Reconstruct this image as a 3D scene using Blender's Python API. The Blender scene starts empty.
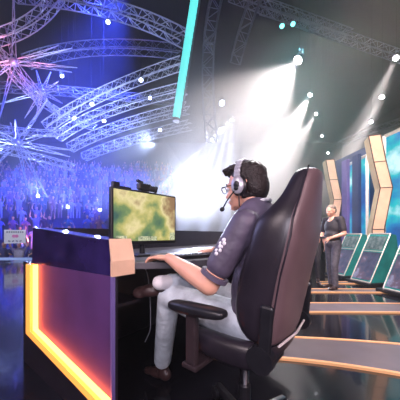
import bpy, bmesh, math, random
from mathutils import Vector, Matrix, Quaternion
random.seed(7)
S = bpy.context.scene
COL = S.collection
PI = math.pi
F = 230.0; CH = 1.05; HY = 235.0
def at(px, py, Y): return Vector(((px-200)*Y/F, Y, CH+(HY-py)*Y/F))

# ---------------------------------------------------------------- materials
def mat(name, col, rough=.5, metal=0, em=None, es=0, var=0, vscale=20, bump=0, bscale=60, coat=0, spec=.5):
    m = bpy.data.materials.new(name); m.use_nodes = True
    nt = m.node_tree; N = nt.nodes; L = nt.links; b = N['Principled BSDF']
    b.inputs['Base Color'].default_value = (*col, 1); b.inputs['Roughness'].default_value = rough
    b.inputs['Metallic'].default_value = metal; b.inputs['Coat Weight'].default_value = coat
    b.inputs['Specular IOR Level'].default_value = spec
    if em: b.inputs['Emission Color'].default_value = (*em, 1); b.inputs['Emission Strength'].default_value = es
    if var or bump:
        tc = N.new('ShaderNodeTexCoord'); n = N.new('ShaderNodeTexNoise'); n.inputs['Scale'].default_value = vscale
        n.inputs['Detail'].default_value = 4; L.new(tc.outputs['Object'], n.inputs['Vector'])
        if var:
            r = N.new('ShaderNodeValToRGB')
            r.color_ramp.elements[0].position = .3; r.color_ramp.elements[1].position = .7
            r.color_ramp.elements[0].color = (*[max(0, c*(1-var)) for c in col], 1)
            r.color_ramp.elements[1].color = (*[min(1, c*(1+var)) for c in col], 1)
            L.new(n.outputs['Fac'], r.inputs['Fac']); L.new(r.outputs['Color'], b.inputs['Base Color'])
        if bump:
            n2 = N.new('ShaderNodeTexNoise'); n2.inputs['Scale'].default_value = bscale
            L.new(tc.outputs['Object'], n2.inputs['Vector'])
            bp = N.new('ShaderNodeBump'); bp.inputs['Strength'].default_value = bump; bp.inputs['Distance'].default_value = .01
            L.new(n2.outputs['Fac'], bp.inputs['Height']); L.new(bp.outputs['Normal'], b.inputs['Normal'])
    return m
def ramp_em(name, stops, scale, strength, seed=0, stretch=(1, 1, 1), rough=.3):
    """a lit display: cloudy picture made of noise, mapped through colour stops"""
    m = bpy.data.materials.new(name); m.use_nodes = True
    nt = m.node_tree; N = nt.nodes; L = nt.links; b = N['Principled BSDF']
    b.inputs['Base Color'].default_value = (.02, .02, .03, 1); b.inputs['Roughness'].default_value = rough
    tc = N.new('ShaderNodeTexCoord'); mp = N.new('ShaderNodeMapping')
    mp.inputs['Location'].default_value = (seed*3.1, seed*1.7, seed); mp.inputs['Scale'].default_value = stretch
    n = N.new('ShaderNodeTexNoise'); n.inputs['Scale'].default_value = scale; n.inputs['Detail'].default_value = 5
    r = N.new('ShaderNodeValToRGB'); cr = r.color_ramp
    cr.elements[0].position = stops[0][0]; cr.elements[0].color = (*stops[0][1], 1)
    cr.elements[1].position = stops[-1][0]; cr.elements[1].color = (*stops[-1][1], 1)
    for p, c in stops[1:-1]:
        e = cr.elements.new(p); e.color = (*c, 1)
    L.new(tc.outputs['Object'], mp.inputs['Vector']); L.new(mp.outputs['Vector'], n.inputs['Vector'])
    L.new(n.outputs['Fac'], r.inputs['Fac']); L.new(r.outputs['Color'], b.inputs['Emission Color'])
    b.inputs['Emission Strength'].default_value = strength
    return m

M = {}
M['floor'] = mat('glossy black stage floor', (.008, .008, .012), .13, var=.5, vscale=1.5, coat=.3)
M['band'] = mat('grey floor band with painted haze sheen', (.16, .13, .15), .3, var=.2, vscale=3)  # base lightened to stand for the bright reflection of haze
M['gold'] = mat('gold edge strip', (.75, .4, .2), .35, metal=.3, em=(1, .5, .25), es=.45)
M['concrete'] = mat('dark hall floor', (.02, .02, .06), .7, var=.3)
M['hall'] = mat('dark hall wall', (.006, .006, .02), .9, var=.3, vscale=.5)
M['roof'] = mat('dark hall roof', (.003, .003, .006), .9, var=.3, vscale=.5)
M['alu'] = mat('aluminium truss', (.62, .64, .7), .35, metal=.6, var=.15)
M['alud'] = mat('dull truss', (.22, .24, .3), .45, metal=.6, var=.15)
M['black'] = mat('black plastic', (.012, .012, .016), .35, var=.2)
M['blackmatte'] = mat('black matte', (.01, .01, .013), .7, var=.2)
M['deskblack'] = mat('black desk laminate', (.018, .014, .022), .3, var=.2, vscale=8)
M['desktop'] = mat('charcoal desk top', (.09, .085, .1), .35, var=.15, vscale=8)
M['rim'] = mat('glossy dark blue desk rim', (.02, .012, .07), .16, var=.5, vscale=5)
M['cap'] = mat('pale orange rim end', (.85, .55, .38), .4, var=.06, vscale=10)
M['endpanel'] = mat('purple desk panel', (.09, .035, .15), .5, var=.15, vscale=5)
M['led'] = mat('amber light strip', (.8, .4, .1), .4, em=(1, .36, .05), es=1.05)
M['led2'] = mat('added orange red glow strip', (.8, .3, .1), .4, em=(1, .15, .03), es=15)
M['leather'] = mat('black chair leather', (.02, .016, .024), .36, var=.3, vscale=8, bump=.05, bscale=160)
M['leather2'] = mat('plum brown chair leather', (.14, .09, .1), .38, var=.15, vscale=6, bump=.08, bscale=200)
M['edge_highlight'] = mat('painted pale edge highlight', (.75, .68, .66), .5, var=.1)
M['post'] = mat('brown black plastic', (.03, .02, .024), .4, var=.2)
M['chrome'] = mat('chrome', (.6, .6, .65), .15, metal=1, var=.05)
M['skin'] = mat('skin', (.8, .42, .3), .45, var=.08, vscale=12)
M['hair'] = mat('dark brown hair', (.014, .008, .009), .5, var=.5, vscale=60, bump=.8, bscale=120)
M['shirt'] = mat('charcoal purple jersey', (.095, .078, .125), .5, var=.25, vscale=9, bump=1.0, bscale=14)
M['white'] = mat('white print', (.8, .78, .85), .5, var=.05)
M['goldp'] = mat('gold print', (.7, .42, .1), .5, var=.1)
M['jeans'] = mat('pale washed jeans', (.62, .68, .76), .75, var=.35, vscale=7, bump=.9, bscale=22)
M['shoe'] = mat('dark brown shoe', (.045, .022, .022), .4, var=.2)
M['sock'] = mat('white sock', (.75, .72, .75), .8, var=.1)
M['grey'] = mat('silver grey plastic', (.45, .45, .52), .3, metal=.3, var=.1)
M['lens'] = mat('smoked lens', (.02, .02, .03), .05)
M['screen'] = ramp_em('game picture', [(.3, (.03, .12, .09)), (.41, (.18, .3, .1)), (.48, (.6, .55, .16)), (.56, (.9, .78, .38)), (.66, (.35, .2, .08))], 4.6, .9, 2, rough=.6)
M['hud'] = ramp_em('game status bar', [(.3, (.1, .12, .1)), (.5, (.55, .6, .35)), (.7, (.9, .85, .6))], 70, .9, 1)
M['teal'] = mat('teal light tube', (.2, .8, .8), .4, em=(.12, .85, .8), es=1.1)
M['lampw'] = mat('white lamp lens', (.9, .9, 1), .3, em=(.95, .95, 1), es=25)
M['lampt'] = mat('teal lamp lens', (.5, .9, .9), .3, em=(.2, .9, .85), es=3)
M['lampb'] = mat('blue white lamp lens', (.7, .8, 1), .3, em=(.5, .6, 1), es=14)
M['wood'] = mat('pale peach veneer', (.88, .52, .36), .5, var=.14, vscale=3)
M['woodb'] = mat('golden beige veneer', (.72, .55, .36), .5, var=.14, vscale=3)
M['seam'] = mat('dark seam', (.08, .05, .05), .5, var=.1)
M['purple'] = mat('violet wall panel', (.14, .1, .3), .45, var=.25, vscale=1.5)
M['navy'] = mat('navy wall panel', (.03, .05, .14), .4, var=.25, vscale=1.5)
M['wallscreen'] = ramp_em('teal picture wall', [(.32, (.0, .05, .3)), (.45, (.0, .2, .5)), (.54, (.0, .5, .55)), (.62, (.6, .9, .95))], .9, 1.1, 3)
M['kiosk_screen'] = ramp_em('dim kiosk picture', [(.35, (.01, .015, .04)), (.5, (.04, .05, .11)), (.62, (.14, .08, .12)), (.7, (.3, .3, .45))], 4, .9, 6)
M['kiosk_top'] = ramp_em('pale kiosk display', [(.3, (.05, .22, .2)), (.5, (.3, .5, .45)), (.7, (.75, .85, .85))], 14, .3, 4)
M['kiosk_side'] = mat('teal kiosk side', (.02, .3, .28), .4, var=.3, vscale=3)
M['alub'] = mat('light edge trim', (.7, .62, .58), .35, metal=.3, var=.1)
M['polo'] = mat('black polo', (.03, .025, .035), .7, var=.2)
M['greyjeans'] = mat('dark grey trousers', (.12, .11, .14), .75, var=.3)
M['fairhair'] = mat('greying hair', (.2, .15, .13), .7, var=.3, vscale=40)
M['keys'] = mat('pale keycaps', (.16, .16, .19), .5, var=.2, vscale=60)
M['paper'] = mat('white placard', (.85, .85, .9), .6, var=.03)
M['ink'] = mat('grey lettering', (.2, .2, .3), .6)
M['heart'] = mat('pink print', (.7, .2, .45), .6)
M['stand'] = mat('blue grey stand', (.05, .05, .14), .8, var=.3, vscale=2)
M['rail'] = mat('pale blue rail', (.4, .5, .7), .4, em=(.3, .45, 1), es=.5)
M['bluefascia'] = mat('blue lit panel', (.02, .03, .3), .3, em=(.01, .04, .9), es=.25, var=.3, vscale=2)

# ---------------------------------------------------------------- mesh helpers
class MB:
    def __init__(s): s.bm = bmesh.new()
    def box(s, c, size, rot=None, mi=0, bev=0):
        m = Matrix.Translation(Vector(c)) @ (rot.to_matrix().to_4x4() if isinstance(rot, Quaternion) else (rot.to_4x4() if rot is not None else Matrix())) @ Matrix.Diagonal((*size, 1))
        r = bmesh.ops.create_cube(s.bm, size=1, matrix=m)
        fs = set(f for v in r['verts'] for f in v.link_faces)
        if bev:
            es = set(e for f in fs for e in f.edges)
            rb = bmesh.ops.bevel(s.bm, geom=list(es), offset=bev, segments=2, affect='EDGES', profile=.5)
            fs = set(f for v in r['verts'] if v.is_valid for f in v.link_faces) | set(rb['faces'])
        for f in fs:
            if f.is_valid: f.material_index = mi
        return s
    def bar(s, a, b, r, n=4, mi=0, r2=None):
        a = Vector(a); b = Vector(b); d = b-a
        if d.length < 1e-6: return s
        q = d.to_track_quat('Z', 'Y').to_matrix().to_4x4()
        res = bmesh.ops.create_cone(s.bm, segments=n, radius1=r, radius2=(r if r2 is None else r2), depth=d.length, cap_ends=True, matrix=Matrix.Translation((a+b)/2) @ q)
        for v in res['verts']:
            for f in v.link_faces: f.material_index = mi
        return s
    def tube(s, pts, r, n=8, mi=0):
        for i in range(len(pts)-1): s.bar(pts[i], pts[i+1], r, n, mi)
        for p in pts[1:-1]: s.ball(p, (r, r, r), mi=mi, u=n, v=6)
        return s
    def ball(s, c, rad, rot=None, mi=0, u=16, v=10):
        m = Matrix.Translation(Vector(c)) @ (rot.to_4x4() if rot is not None else Matrix()) @ Matrix.Diagonal((*rad, 1))
        res = bmesh.ops.create_uvsphere(s.bm, u_segments=u, v_segments=v, radius=1, matrix=m)
        for q in res['verts']:
            for f in q.link_faces: f.material_index = mi
        return s
    def prism(s, pts, ext, mi=0):
        """closed polygon pts (3D, planar) extruded by vector ext"""
        ext = Vector(ext)
        a = [s.bm.verts.new(Vector(p)) for p in pts]; b = [s.bm.verts.new(Vector(p)+ext) for p in pts]
        n = len(a); fs = [s.bm.faces.new(a[::-1]), s.bm.faces.new(b)]
        for i in range(n): fs.append(s.bm.faces.new([a[i], a[(i+1) % n], b[(i+1) % n], b[i]]))
        for f in fs: f.material_index = mi
        return s
    def loft(s, rings, cap=True, mi=0):
        vs = [[s.bm.verts.new(Vector(p)) for p in r] for r in rings]; n = len(rings[0])
        for i in range(len(vs)-1):
            for j in range(n):
                f = s.bm.faces.new([vs[i][j], vs[i][(j+1) % n], vs[i+1][(j+1) % n], vs[i+1][j]])
                f.material_index = mi(i, j) if callable(mi) else mi
        if cap:
            for r in (vs[0][::-1], vs[-1]): 
                f = s.bm.faces.new(r); f.material_index = mi(0, 0) if callable(mi) else mi
        return s
    def mesh(s, name, mats, smooth=False):
        bmesh.ops.recalc_face_normals(s.bm, faces=s.bm.faces)
        me = bpy.data.meshes.new(name); s.bm.to_mesh(me); s.bm.free()
        for m in (mats if isinstance(mats, (list, tuple)) else [mats]): me.materials.append(M[m] if isinstance(m, str) else m)
        if smooth:
            for p in me.polygons: p.use_smooth = True
        return me
    def build(s, name, mats, parent=None, smooth=False, subsurf=0, bevel=0):
        me = s.mesh(name, mats, smooth); o = bpy.data.objects.new(name, me); COL.objects.link(o)
        if parent is not None:
            o.parent = parent
            w = Matrix()
            p = parent; chain = []
            while p is not None: chain.append(p.matrix_parent_inverse @ p.matrix_basis if p.parent else p.matrix_basis); p = p.parent
            for mb in reversed(chain): w = w @ mb
            o.matrix_parent_inverse = w.inverted()
        if bevel:
            b = o.modifiers.new('bevel', 'BEVEL'); b.width = bevel; b.segments = 2; b.limit_method = 'ANGLE'
        if subsurf:
            m = o.modifiers.new('sub', 'SUBSURF'); m.levels = m.render_levels = subsurf
        return o
def tag(o, label=None, cat=None, group=None, kind=None):
    if label: o['label'] = label
    if cat: o['category'] = cat
    if group: o['group'] = group
    if kind: o['kind'] = kind
    return o
def empty(name, loc, label, cat, group=None, rz=0):
    o = bpy.data.objects.new(name, None); COL.objects.link(o); o.location = loc; o.rotation_euler = (0, 0, rz)
    o.empty_display_size = .1
    return tag(o, label, cat, group)
def copy_tree(o, parent=None):
    c = o.copy(); COL.objects.link(c)
    if parent is not None: c.parent = parent
    for ch in list(o.children): copy_tree(ch, c)
    return c

def blob(prims, voxel, name, mats, smooth_it=6, parent=None):
    """one continuous skin around tapered limbs and ellipsoids"""
    mb = MB()
    for p in prims:
        if p[0] == 'c':
            _, a, b, r0, r1 = p
            mb.bar(a, b, r0, 14, 0, r1); mb.ball(a, (r0,)*3, u=14, v=10); mb.ball(b, (r1,)*3, u=14, v=10)
        else:
            _, c, rad, rot = p
            mb.ball(c, rad, rot, u=24, v=16)
    me = mb.mesh('tmp', mats); o = bpy.data.objects.new('tmp', me); COL.objects.link(o)
    r = o.modifiers.new('r', 'REMESH'); r.mode = 'VOXEL'; r.voxel_size = voxel
    if smooth_it:
        sm = o.modifiers.new('s', 'SMOOTH'); sm.factor = .5; sm.iterations = smooth_it
    dg = bpy.context.evaluated_depsgraph_get(); dg.update()
    me2 = bpy.data.meshes.new_from_object(o.evaluated_get(dg)); me2.name = name
    bpy.data.objects.remove(o, do_unlink=True)
    me2.materials.clear()
    for m in (mats if isinstance(mats, (list, tuple)) else [mats]): me2.materials.append(M[m])
    for p in me2.polygons: p.use_smooth = True; p.material_index = 0
    o2 = bpy.data.objects.new(name, me2); COL.objects.link(o2)
    if parent is not None:
        o2.parent = parent; o2.matrix_parent_inverse = parent.matrix_basis.inverted()
    return o2
def V(*a): return Vector(a)
def frame(fwd, up=V(0, 0, 1)):
    """rotation whose x is fwd, y is left, z is up"""
    f = fwd.normalized(); l = up.cross(f).normalized(); u = f.cross(l)
    return Matrix((f, l, u)).transposed()

# ---------------------------------------------------------------- the setting
MB().box((3, 5, -.1), (10.4*2, 10, .2)).box((3, -.75, -.1), (20.8, 1.5, .2)).build('floor', 'floor').__setitem__('kind', 'structure')
MB().box((0, 20, -1.5), (60, 44, .2)).build('floor', 'concrete').__setitem__('kind', 'structure')
MB().box((0, 42, 8), (64, .3, 20)).build('wall_back', 'hall').__setitem__('kind', 'structure')
MB().box((-30, 20, 8), (.3, 44, 20)).build('wall_left', 'hall').__setitem__('kind', 'structure')
MB().box((26, 20, 8), (.3, 44, 20)).build('wall_right', 'hall').__setitem__('kind', 'structure')
MB().box((0, 20, 18), (62, 46, .3)).build('ceiling', 'roof').__setitem__('kind', 'structure')

# curved floor bands with gold edges
def arc_band(name, x0, x1, ya, yb, sag, z, h, m, n=28, sagb=None):
    """strip between y=ya(x) and y=yb(x)"""
    mb = MB(); vs = []
    for i in range(n+1):
        x = x0+(x1-x0)*i/n; t = (x-x0)
        c = -sag*t*t; cb = -(sag if sagb is None else sagb)*t*t
        vs.append([V(x, ya+c, z), V(x, yb+cb, z), V(x, yb+cb, z+h), V(x, ya+c, z+h)])
    mb.loft(vs)
    o = mb.build(name, m); o['kind'] = 'structure'
for i, (x0, ya, yb, sag, sagb) in enumerate([(.12, 2.0, 2.36, .14, .06), (1.35, 3.12, 3.5, .012, .012), (2.0, 4.2, 4.42, .01, .01), (2.6, 4.95, 5.1, .01, .01)]):
    x1 = 7.5 if i else 2.9
    arc_band('trim_%d' % (3*i+1), x0, x1, ya, yb, sag, .0, .012, 'band', sagb=sagb)
    arc_band('trim_%d' % (3*i+2), x0, x1, ya-.03, ya, sag, .0, .02, 'gold')
    arc_band('trim_%d' % (3*i+3), x0, x1, yb, yb+.03, sagb, .0, .02, 'gold')

# stage edge rail and blue fascia on the left
r = MB()
r.box((-8, 9.6, .05), (11, .12, .1)); 
o = r.build('trim_21', 'rail'); o['kind'] = 'structure'

# ---------------------------------------------------------------- desk
Pn = V(-.44, 1.17, 0); w = V(-.8, .6, 0); u = V(.6, .8, 0); UP = V(0, 0, 1)
def D(a, b, z): return Pn + w*a + u*b + UP*z
desk = empty('gaming_desk', Pn + w*.5 + u*1.4, 'long black stage desk with amber lit end panel and glossy dark rim', 'desk')
L_ = 1.08
# end panel: frame outline in (a,z), outward is -u
outer = [(0, .84), (1.10, .82), (1.10, .29), (.02, .17)]
# black end slab behind everything
mb = MB(); mb.prism([D(0, .0, 0), D(1.28, .0, 0), D(1.28, .0, .83), D(0, .0, .83)], u*.025)
# lower plinth, pushed outward a little
mb.prism([D(-.0, -.02, 0), D(1.28, -.02, 0), D(1.28, -.02, .27), D(0, -.02, .15)], u*.03)
mb.prism([D(1.11, -.02, .27), D(1.28, -.02, .27), D(1.28, -.02, .83), D(1.11, -.02, .83)], u*.04)
mb.build('end_slab', 'deskblack', desk)
# recess panel
mb = MB(); mb.prism([D(.01, -.012, .18), D(1.0, -.012, .3), D(1.0, -.012, .83), D(.01, -.012, .84)], u*.012)
pan = mb.build('end_panel', 'endpanel', desk); tag(pan, 'purple panel washed with orange light')
# amber outer strip: L shaped ribbon
def ribbon(pts, wd, off, th, name, m, parent):
    mb = MB()
    (a0, z0), (a1, z1), (a2, z2) = pts
    mb.prism([D(a0, off, z0), D(a0-wd, off, z0), D(a1-wd, off, z1+wd*.45), D(a1, off, z1)], u*th)
    mb.prism([D(a1, off, z1), D(a1-wd, off, z1+wd*.45), D(a2, off, z2+wd*.45), D(a2, off, z2)], u*th)
    return mb.build(name, m, parent)
tag(ribbon([(1.10, .825), (1.10, .285), (.0, .165)], .085, -.055, .05, 'light_strip', 'led', desk), 'amber glowing strip')
ribbon([(1.014, .825), (1.014, .322), (.0, .205)], .03, -.016, .005, 'strip_divider', 'blackmatte', desk)
ribbon([(.984, .825), (.984, .336), (.0, .218)], .004, -.045, .033, 'added_glow_strip', 'led2', desk)  # hidden strip added to throw the orange glow onto the panel
mb = MB(); mb.prism([D(-.006, -.014, .15), D(.006, -.014, .15), D(.006, -.014, .84), D(-.006, -.014, .84)], u*.02)
mb.build('edge_strip', 'purple', desk)
# rim along the end, its near end sloped and pale
mb = MB()
sec0 = [D(.0, -.01, .84), D(.0, .122, .84), D(.0, .122, .917), D(.0, -.01, .917)]
prof = lambda a, zt: [D(a, -.01, .84-.02*a), D(a, .122, .84-.02*a), D(a, .122, zt), D(a, -.004, zt)]
mb.loft([[D(.005, -.01, .84), D(.005, .122, .84), D(.005, .122, .917), D(.005, -.01, .917)],
         [D(.03, -.01, .84), D(.03, .122, .84), D(.03, .122, 1.025), D(.03, -.004, 1.025)], prof(.4, 1.05), prof(.8, 1.085), prof(1.12, 1.11)])
rim = mb.build('rim', 'rim', desk, bevel=.004)
mb = MB()
e0 = [D(-.008, -.013, .838), D(-.008, .125, .838), D(-.008, .125, .917), D(-.008, -.013, .917)]
e1 = [D(.006, -.013, .838), D(.006, .125, .838), D(.006, .125, .919), D(.006, -.013, .919)]
e2 = [D(.022, -.004, 1.028), D(.022, .125, 1.028)]
mb.loft([e0, e1])
mb.prism([D(-.008, -.013, .917), D(-.008, .125, .917), D(.024, .125, 1.03), D(.024, -.004, 1.03)], w*.012)
tag(mb.build('rim_end_cap', 'cap', desk), 'pale orange sloped end cap')
mb = MB(); mb.prism([D(1.12, .123, .8), D(1.0, .123, .8), D(1.04, .123, 1.11), D(1.12, .123, 1.11)], u*2.7)
mb.build('front_rim', 'deskblack', desk)
mb = MB(); mb.prism([D(1.0, .06, 0), D(1.06, .06, 0), D(1.06, .06, .85), D(1.0, .06, .85)], u*2.7); mb.build('modesty_panel', 'deskblack', desk)
mb = MB(); mb.prism([D(.1, 2.72, 0), D(1.06, 2.72, 0), D(1.06, 2.72, .85), D(.1, 2.72, .85)], u*.06); mb.build('end_slab', 'deskblack', desk)
# desk top
tp = [D(1.04, .126, .86), D(.0, .126, .86), V(-.30, 1.27, .86), V(-.12, 1.30, .86), V(.02, 1.40, .86), V(.2, 1.6, .86), V(.6, 2.13, .86), V(1.12, 2.82, .86), D(1.04, 2.8, .86)]
mb = MB(); mb.prism(tp, UP*.04)
mb.build('desk_top', 'desktop', desk, bevel=.005)
mb = MB(); mb.prism([D(.15, .12, .62), D(.9, .12, .62), D(.9, .12, .64), D(.15, .12, .64)], u*.18)
mb.build('shelf', 'deskblack', desk)

# ---------------------------------------------------------------- monitor
mdir = V(.67, .742, 0).normalized(); mn = V(.742, -.67, 0).normalized()
mc = V(-.385, 1.69, 1.175)
mon = empty('monitor', V(mc.x, mc.y, .9), 'wide black framed monitor showing a green and yellow game picture', 'monitor')
R = Matrix((mdir, -mn, UP)).transposed()   # x along width, y away from viewer
def mb_local(R, c): return lambda x, y, z: c + R @ V(x, y, z)
ml = mb_local(R, mc)
W, H = .56, .385
mb = MB(); mb.box(ml(0, .02, 0), (W, .035, H), R, bev=.006); mb.box(ml(0, .045, 0), (W*.7, .03, H*.6), R, bev=.01)
bz = mb.build('casing', 'black', mon)
mb = MB(); mb.box(ml(0, .0, .006), (W-.035, .006, H-.04), R); tag(mb.build('screen', 'screen', mon), 'glowing green and yellow game picture')
MB().box(ml(0, -.004, -H/2+.042), (.16, .003, .032), R).build('status_bar', 'hud', mon)
MB().box(ml(-.21, -.004, -H/2+.044), (.08, .003, .036), R).build('portrait_bar', 'hud', mon)
MB().box(ml(.235, -.004, -H/2+.057), (.05, .003, .06), R).build('corner_map', 'hud', mon)
mb = MB(); mb.bar(ml(0, .07, -.1), V(*(ml(0, .07, 0)).xy, .905), .02, 12); mb.box(V(*ml(0, .03, 0).xy, .907), (.26, .2, .014), R, bev=.005)
mb.build('stand', 'black', mon)
# camera on monitor
wc = ml(-.02, .02, H/2)
cam_o = empty('video_camera', wc, 'small black camera clamped on top edge of the monitor', 'camera')
mb = MB(); mb.box(wc+V(0, 0, .035), (.1, .045, .045), R, bev=.006).box(wc+V(-.03, 0, .075), (.05, .03, .015), R @ Matrix.Rotation(.3, 3, 'Y'), bev=.003)
mb.build('body', 'black', cam_o)
mb = MB(); mb.bar(wc+mdir*.04+V(0, 0, .03), wc+mdir*.085+mn*.02+V(0, 0, .025), .022, 16).bar(wc+mdir*.085+mn*.02+V(0, 0, .025), wc+mdir*.1+mn*.027+V(0, 0, .022), .026, 16)
mb.build('lens', 'black', cam_o, smooth=False)
mb = MB(); mb.box(wc+V(0, 0, .007), (.06, .05, .014), R); mb.build('clamp', 'black', cam_o)
# small lamp bar at monitor left corner
lb = ml(-.24, .02, H/2)
mb = MB(); mb.box(lb+V(0, 0, .018), (.05, .03, .036), R, bev=.004).box(lb+mdir*.06+V(0, 0, .006), (.1, .02, .012), R)
tag(mb.build('sensor_bar', 'black'), 'small black sensor bar on left corner of the monitor top', 'sensor')

# keyboard, mouse, cables
kd = V(.78, .62, 0).normalized(); KR = Matrix((kd, V(-kd.y, kd.x, 0), UP)).transposed(); kc = V(-.1, 1.5, .915)
kb = empty('keyboard', V(kc.x, kc.y, .9), 'black keyboard with pale keys under the player left hand', 'keyboard')
kl = mb_local(KR, kc)
MB().box(kl(0, 0, -.004), (.44, .15, .022), KR, bev=.004).build('case', 'black', kb)
mb = MB()
for i in range(15):
    for j in range(5): mb.box(kl(-.2+i*.0285, -.055+j*.0275, .012), (.024, .023, .012), KR)
mb.build('keys', 'keys', kb)
ms = V(.12, 1.66, .9)
mo = empty('mouse', ms, 'dark computer mouse on the desk under the player right hand', 'mouse')
MB().ball(ms+V(0, 0, .012), (.032, .055, .024), KR).build('body', 'black', mo, smooth=True)
MB().bar(ms+KR@V(0, .03, .03), ms+KR@V(0, .045, .022), .006, 8).build('wheel', 'grey', mo)
mb = MB(); mb.box(V(.1, 1.69, .902), (.26, .2, .004), KR); tag(mb.build('mouse_pad', 'blackmatte'), 'dark mouse pad beside the keyboard', 'mouse pad')
mb = MB(); pts = [D(.2, .135, .6)+V(0, 0, 0)]
pts = [V(-.42+.05*math.sin(t*2), 1.62+.12*t, .85-.5*t*t if t < 1 else .35-.2*(t-1)) for t in [i/8 for i in range(15)]]
mb.tube([p for p in pts], .004, 6); tag(mb.build('cable', 'grey'), 'thin grey cable hanging in the dark space under the desk', 'cable')

# ---------------------------------------------------------------- gaming chair
cf = V(-.78, .626, 0).normalized(); cl = UP.cross(cf)   # forward, left (near camera)
Cb = V(.435, .99, 0)
def CC(s, d, z): return Cb + cl*s + cf*d + UP*z
chair = empty('gaming_chair', CC(0, .3, 0), 'large black and plum leather gaming chair holding the seated player', 'chair')
rows = [  # z, half width, back offset, wing forward, centre thickness
 (.60, .165, .07, .05, .06), (.62, .185, .055, .12, .09), (.70, .20, .04, .17, .10), (.80, .213, .02, .18, .10), (.90, .22, -.0, .17, .10), (.98, .22, -.02, .16, .10),
 (1.05, .215, -.035, .16, .095), (1.11, .205, -.04, .15, .09), (1.155, .18, -.045, .11, .085), (1.20, .15, -.05, .075, .08), (1.25, .125, -.055, .06, .075),
 (1.295, .10, -.06, .05, .065), (1.325, .07, -.06, .035, .05)]
rings = []
for z, h, b, wf, ct in rows:
    k = h-.075 if h > .16 else h*.55
    rings.append([CC(-h, b+.015, z), CC(-h*.85, b-.012, z), CC(0, b-.025, z), CC(h*.85, b-.012, z), CC(h, b+.015, z),
                  CC(h+.012, b+wf*.6, z), CC(h-.01, b+wf+.03, z), CC(k, b+wf+.005, z), CC(k-.02, b+ct, z), CC(0, b+ct-.01, z),
                  CC(-k+.02, b+ct, z), CC(-k, b+wf+.005, z), CC(-h+.01, b+wf+.03, z), CC(-h-.012, b+wf*.6, z)])
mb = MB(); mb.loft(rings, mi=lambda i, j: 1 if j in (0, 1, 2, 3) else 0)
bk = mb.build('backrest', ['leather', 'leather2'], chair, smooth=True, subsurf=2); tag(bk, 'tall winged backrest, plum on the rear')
# side seams; a pale tube stands in for the lower edge's highlight
for sgn in (1, -1):
    MB().tube([CC(sgn*(h+.0), b+.012, z) for z, h, b, wf, ct in rows[1:]], .0035, 6).build('seam', 'leather', chair)
mb = MB(); mb.tube([CC(s, .037-.018*(1-abs(s)/.22), .625) for s in [-.175, -.1, 0, .1, .175]], .005, 6); mb.build('edge_highlight', 'edge_highlight', chair)
# seat
rings = []
for d, h, zb, zt in [(.06, .2, .53, .60), (.1, .235, .5, .615), (.2, .25, .49, .61), (.32, .25, .495, .61), (.43, .235, .5, .605), (.48, .2, .53, .585)]:
    rings.append([CC(-h, d, zb+.02), CC(-h*.8, d, zb), CC(h*.8, d, zb), CC(h, d, zb+.02), CC(h, d, zt), CC(h-.06, d, zt+.012), CC(h-.1, d, zt-.03), CC(-h+.1, d, zt-.03), CC(-h+.06, d, zt+.012), CC(-h, d, zt)])
MB().loft(rings).build('seat', 'leather', chair, smooth=True, subsurf=2)
CR = Matrix((cf, cl, UP)).transposed()
for sg in (1, -1):
    mb = MB(); dd = .34
    rr = []
    for t, hw, th in [(-.15, .02, .012), (-.13, .038, .022), (0, .045, .026), (.13, .04, .024), (.155, .02, .012)]:
        c = CC(sg*.30, dd+t, .735+.02*max(0, -t)*3)
        rr.append([c+cl*hw+UP*-th*.5, c+cl*hw*.7+UP*-th, c-cl*hw*.7+UP*-th, c-cl*hw+UP*-th*.5, c-cl*hw+UP*th*.5, c-cl*hw*.7+UP*th, c+cl*hw*.7+UP*th, c+cl*hw+UP*th*.5])
    mb.loft(rr); arm = mb.build('armrest', 'black', chair, smooth=True, subsurf=1)
    mb = MB(); mb.box(CC(sg*.30, dd+.02, .61), (.055, .03, .22), CR, bev=.008); mb.box(CC(sg*.26, dd+.02, .495), (.08, .13, .02), CR, bev=.005)
    mb.build('armrest_post', 'post', arm)
    mb = MB(); mb.bar(CC(sg*.235, .07, .60), CC(sg*.275, .07, .60), .05, 24).box(CC(sg*.262, .05, .70), (.05, .02, .2), CR @ Matrix.Rotation(-.08, 3, 'Y'), bev=.009)
    hg = mb.build('hinge_cover', 'black', chair)
MB().box(CC(.0, .29, .475), (.26, .2, .04), CR, bev=.01).box(CC(0, .16, .5), (.14, .12, .04), CR, bev=.008).build('tilt_mechanism', 'black', chair)
MB().bar(CC(0, .27, .12), CC(0, .27, .3), .032, 16).bar(CC(0, .27, .28), CC(0, .27, .47), .022, 16, mi=1).build('gas_column', ['black', 'chrome'], chair)
MB().tube([CC(-.05, .22, .46), CC(-.28, .2, .45), CC(-.34, .2, .44)], .007, 8).build('lever', 'chrome', chair)
for k in range(5):
    a = k*2*PI/5+math.radians(68)-.55
    dr = V(math.cos(a), math.sin(a), 0); c0 = CC(0, .27, .13); c1 = c0+dr*.34+V(0, 0, -.04)
    mb = MB(); sd = V(-dr.y, dr.x, 0)
    mb.loft([[c0+sd*.03-UP*.03, c0-sd*.03-UP*.03, c0-sd*.022+UP*.02, c0+sd*.022+UP*.02], [c1+sd*.022-UP*.012, c1-sd*.022-UP*.012, c1-sd*.015+UP*.012, c1+sd*.015+UP*.012]])
    lg = mb.build('base_leg', 'chrome' if k in (0,) else 'black', chair, bevel=.006)
    mb = MB(); cc = c1+V(0, 0, -.05)
    for q in (-1, 1): mb.bar(cc+sd*q*.008, cc+sd*q*.03, .038, 18)
    mb.bar(c1, cc, .009, 8); mb.build('caster', 'black', lg)

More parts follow.
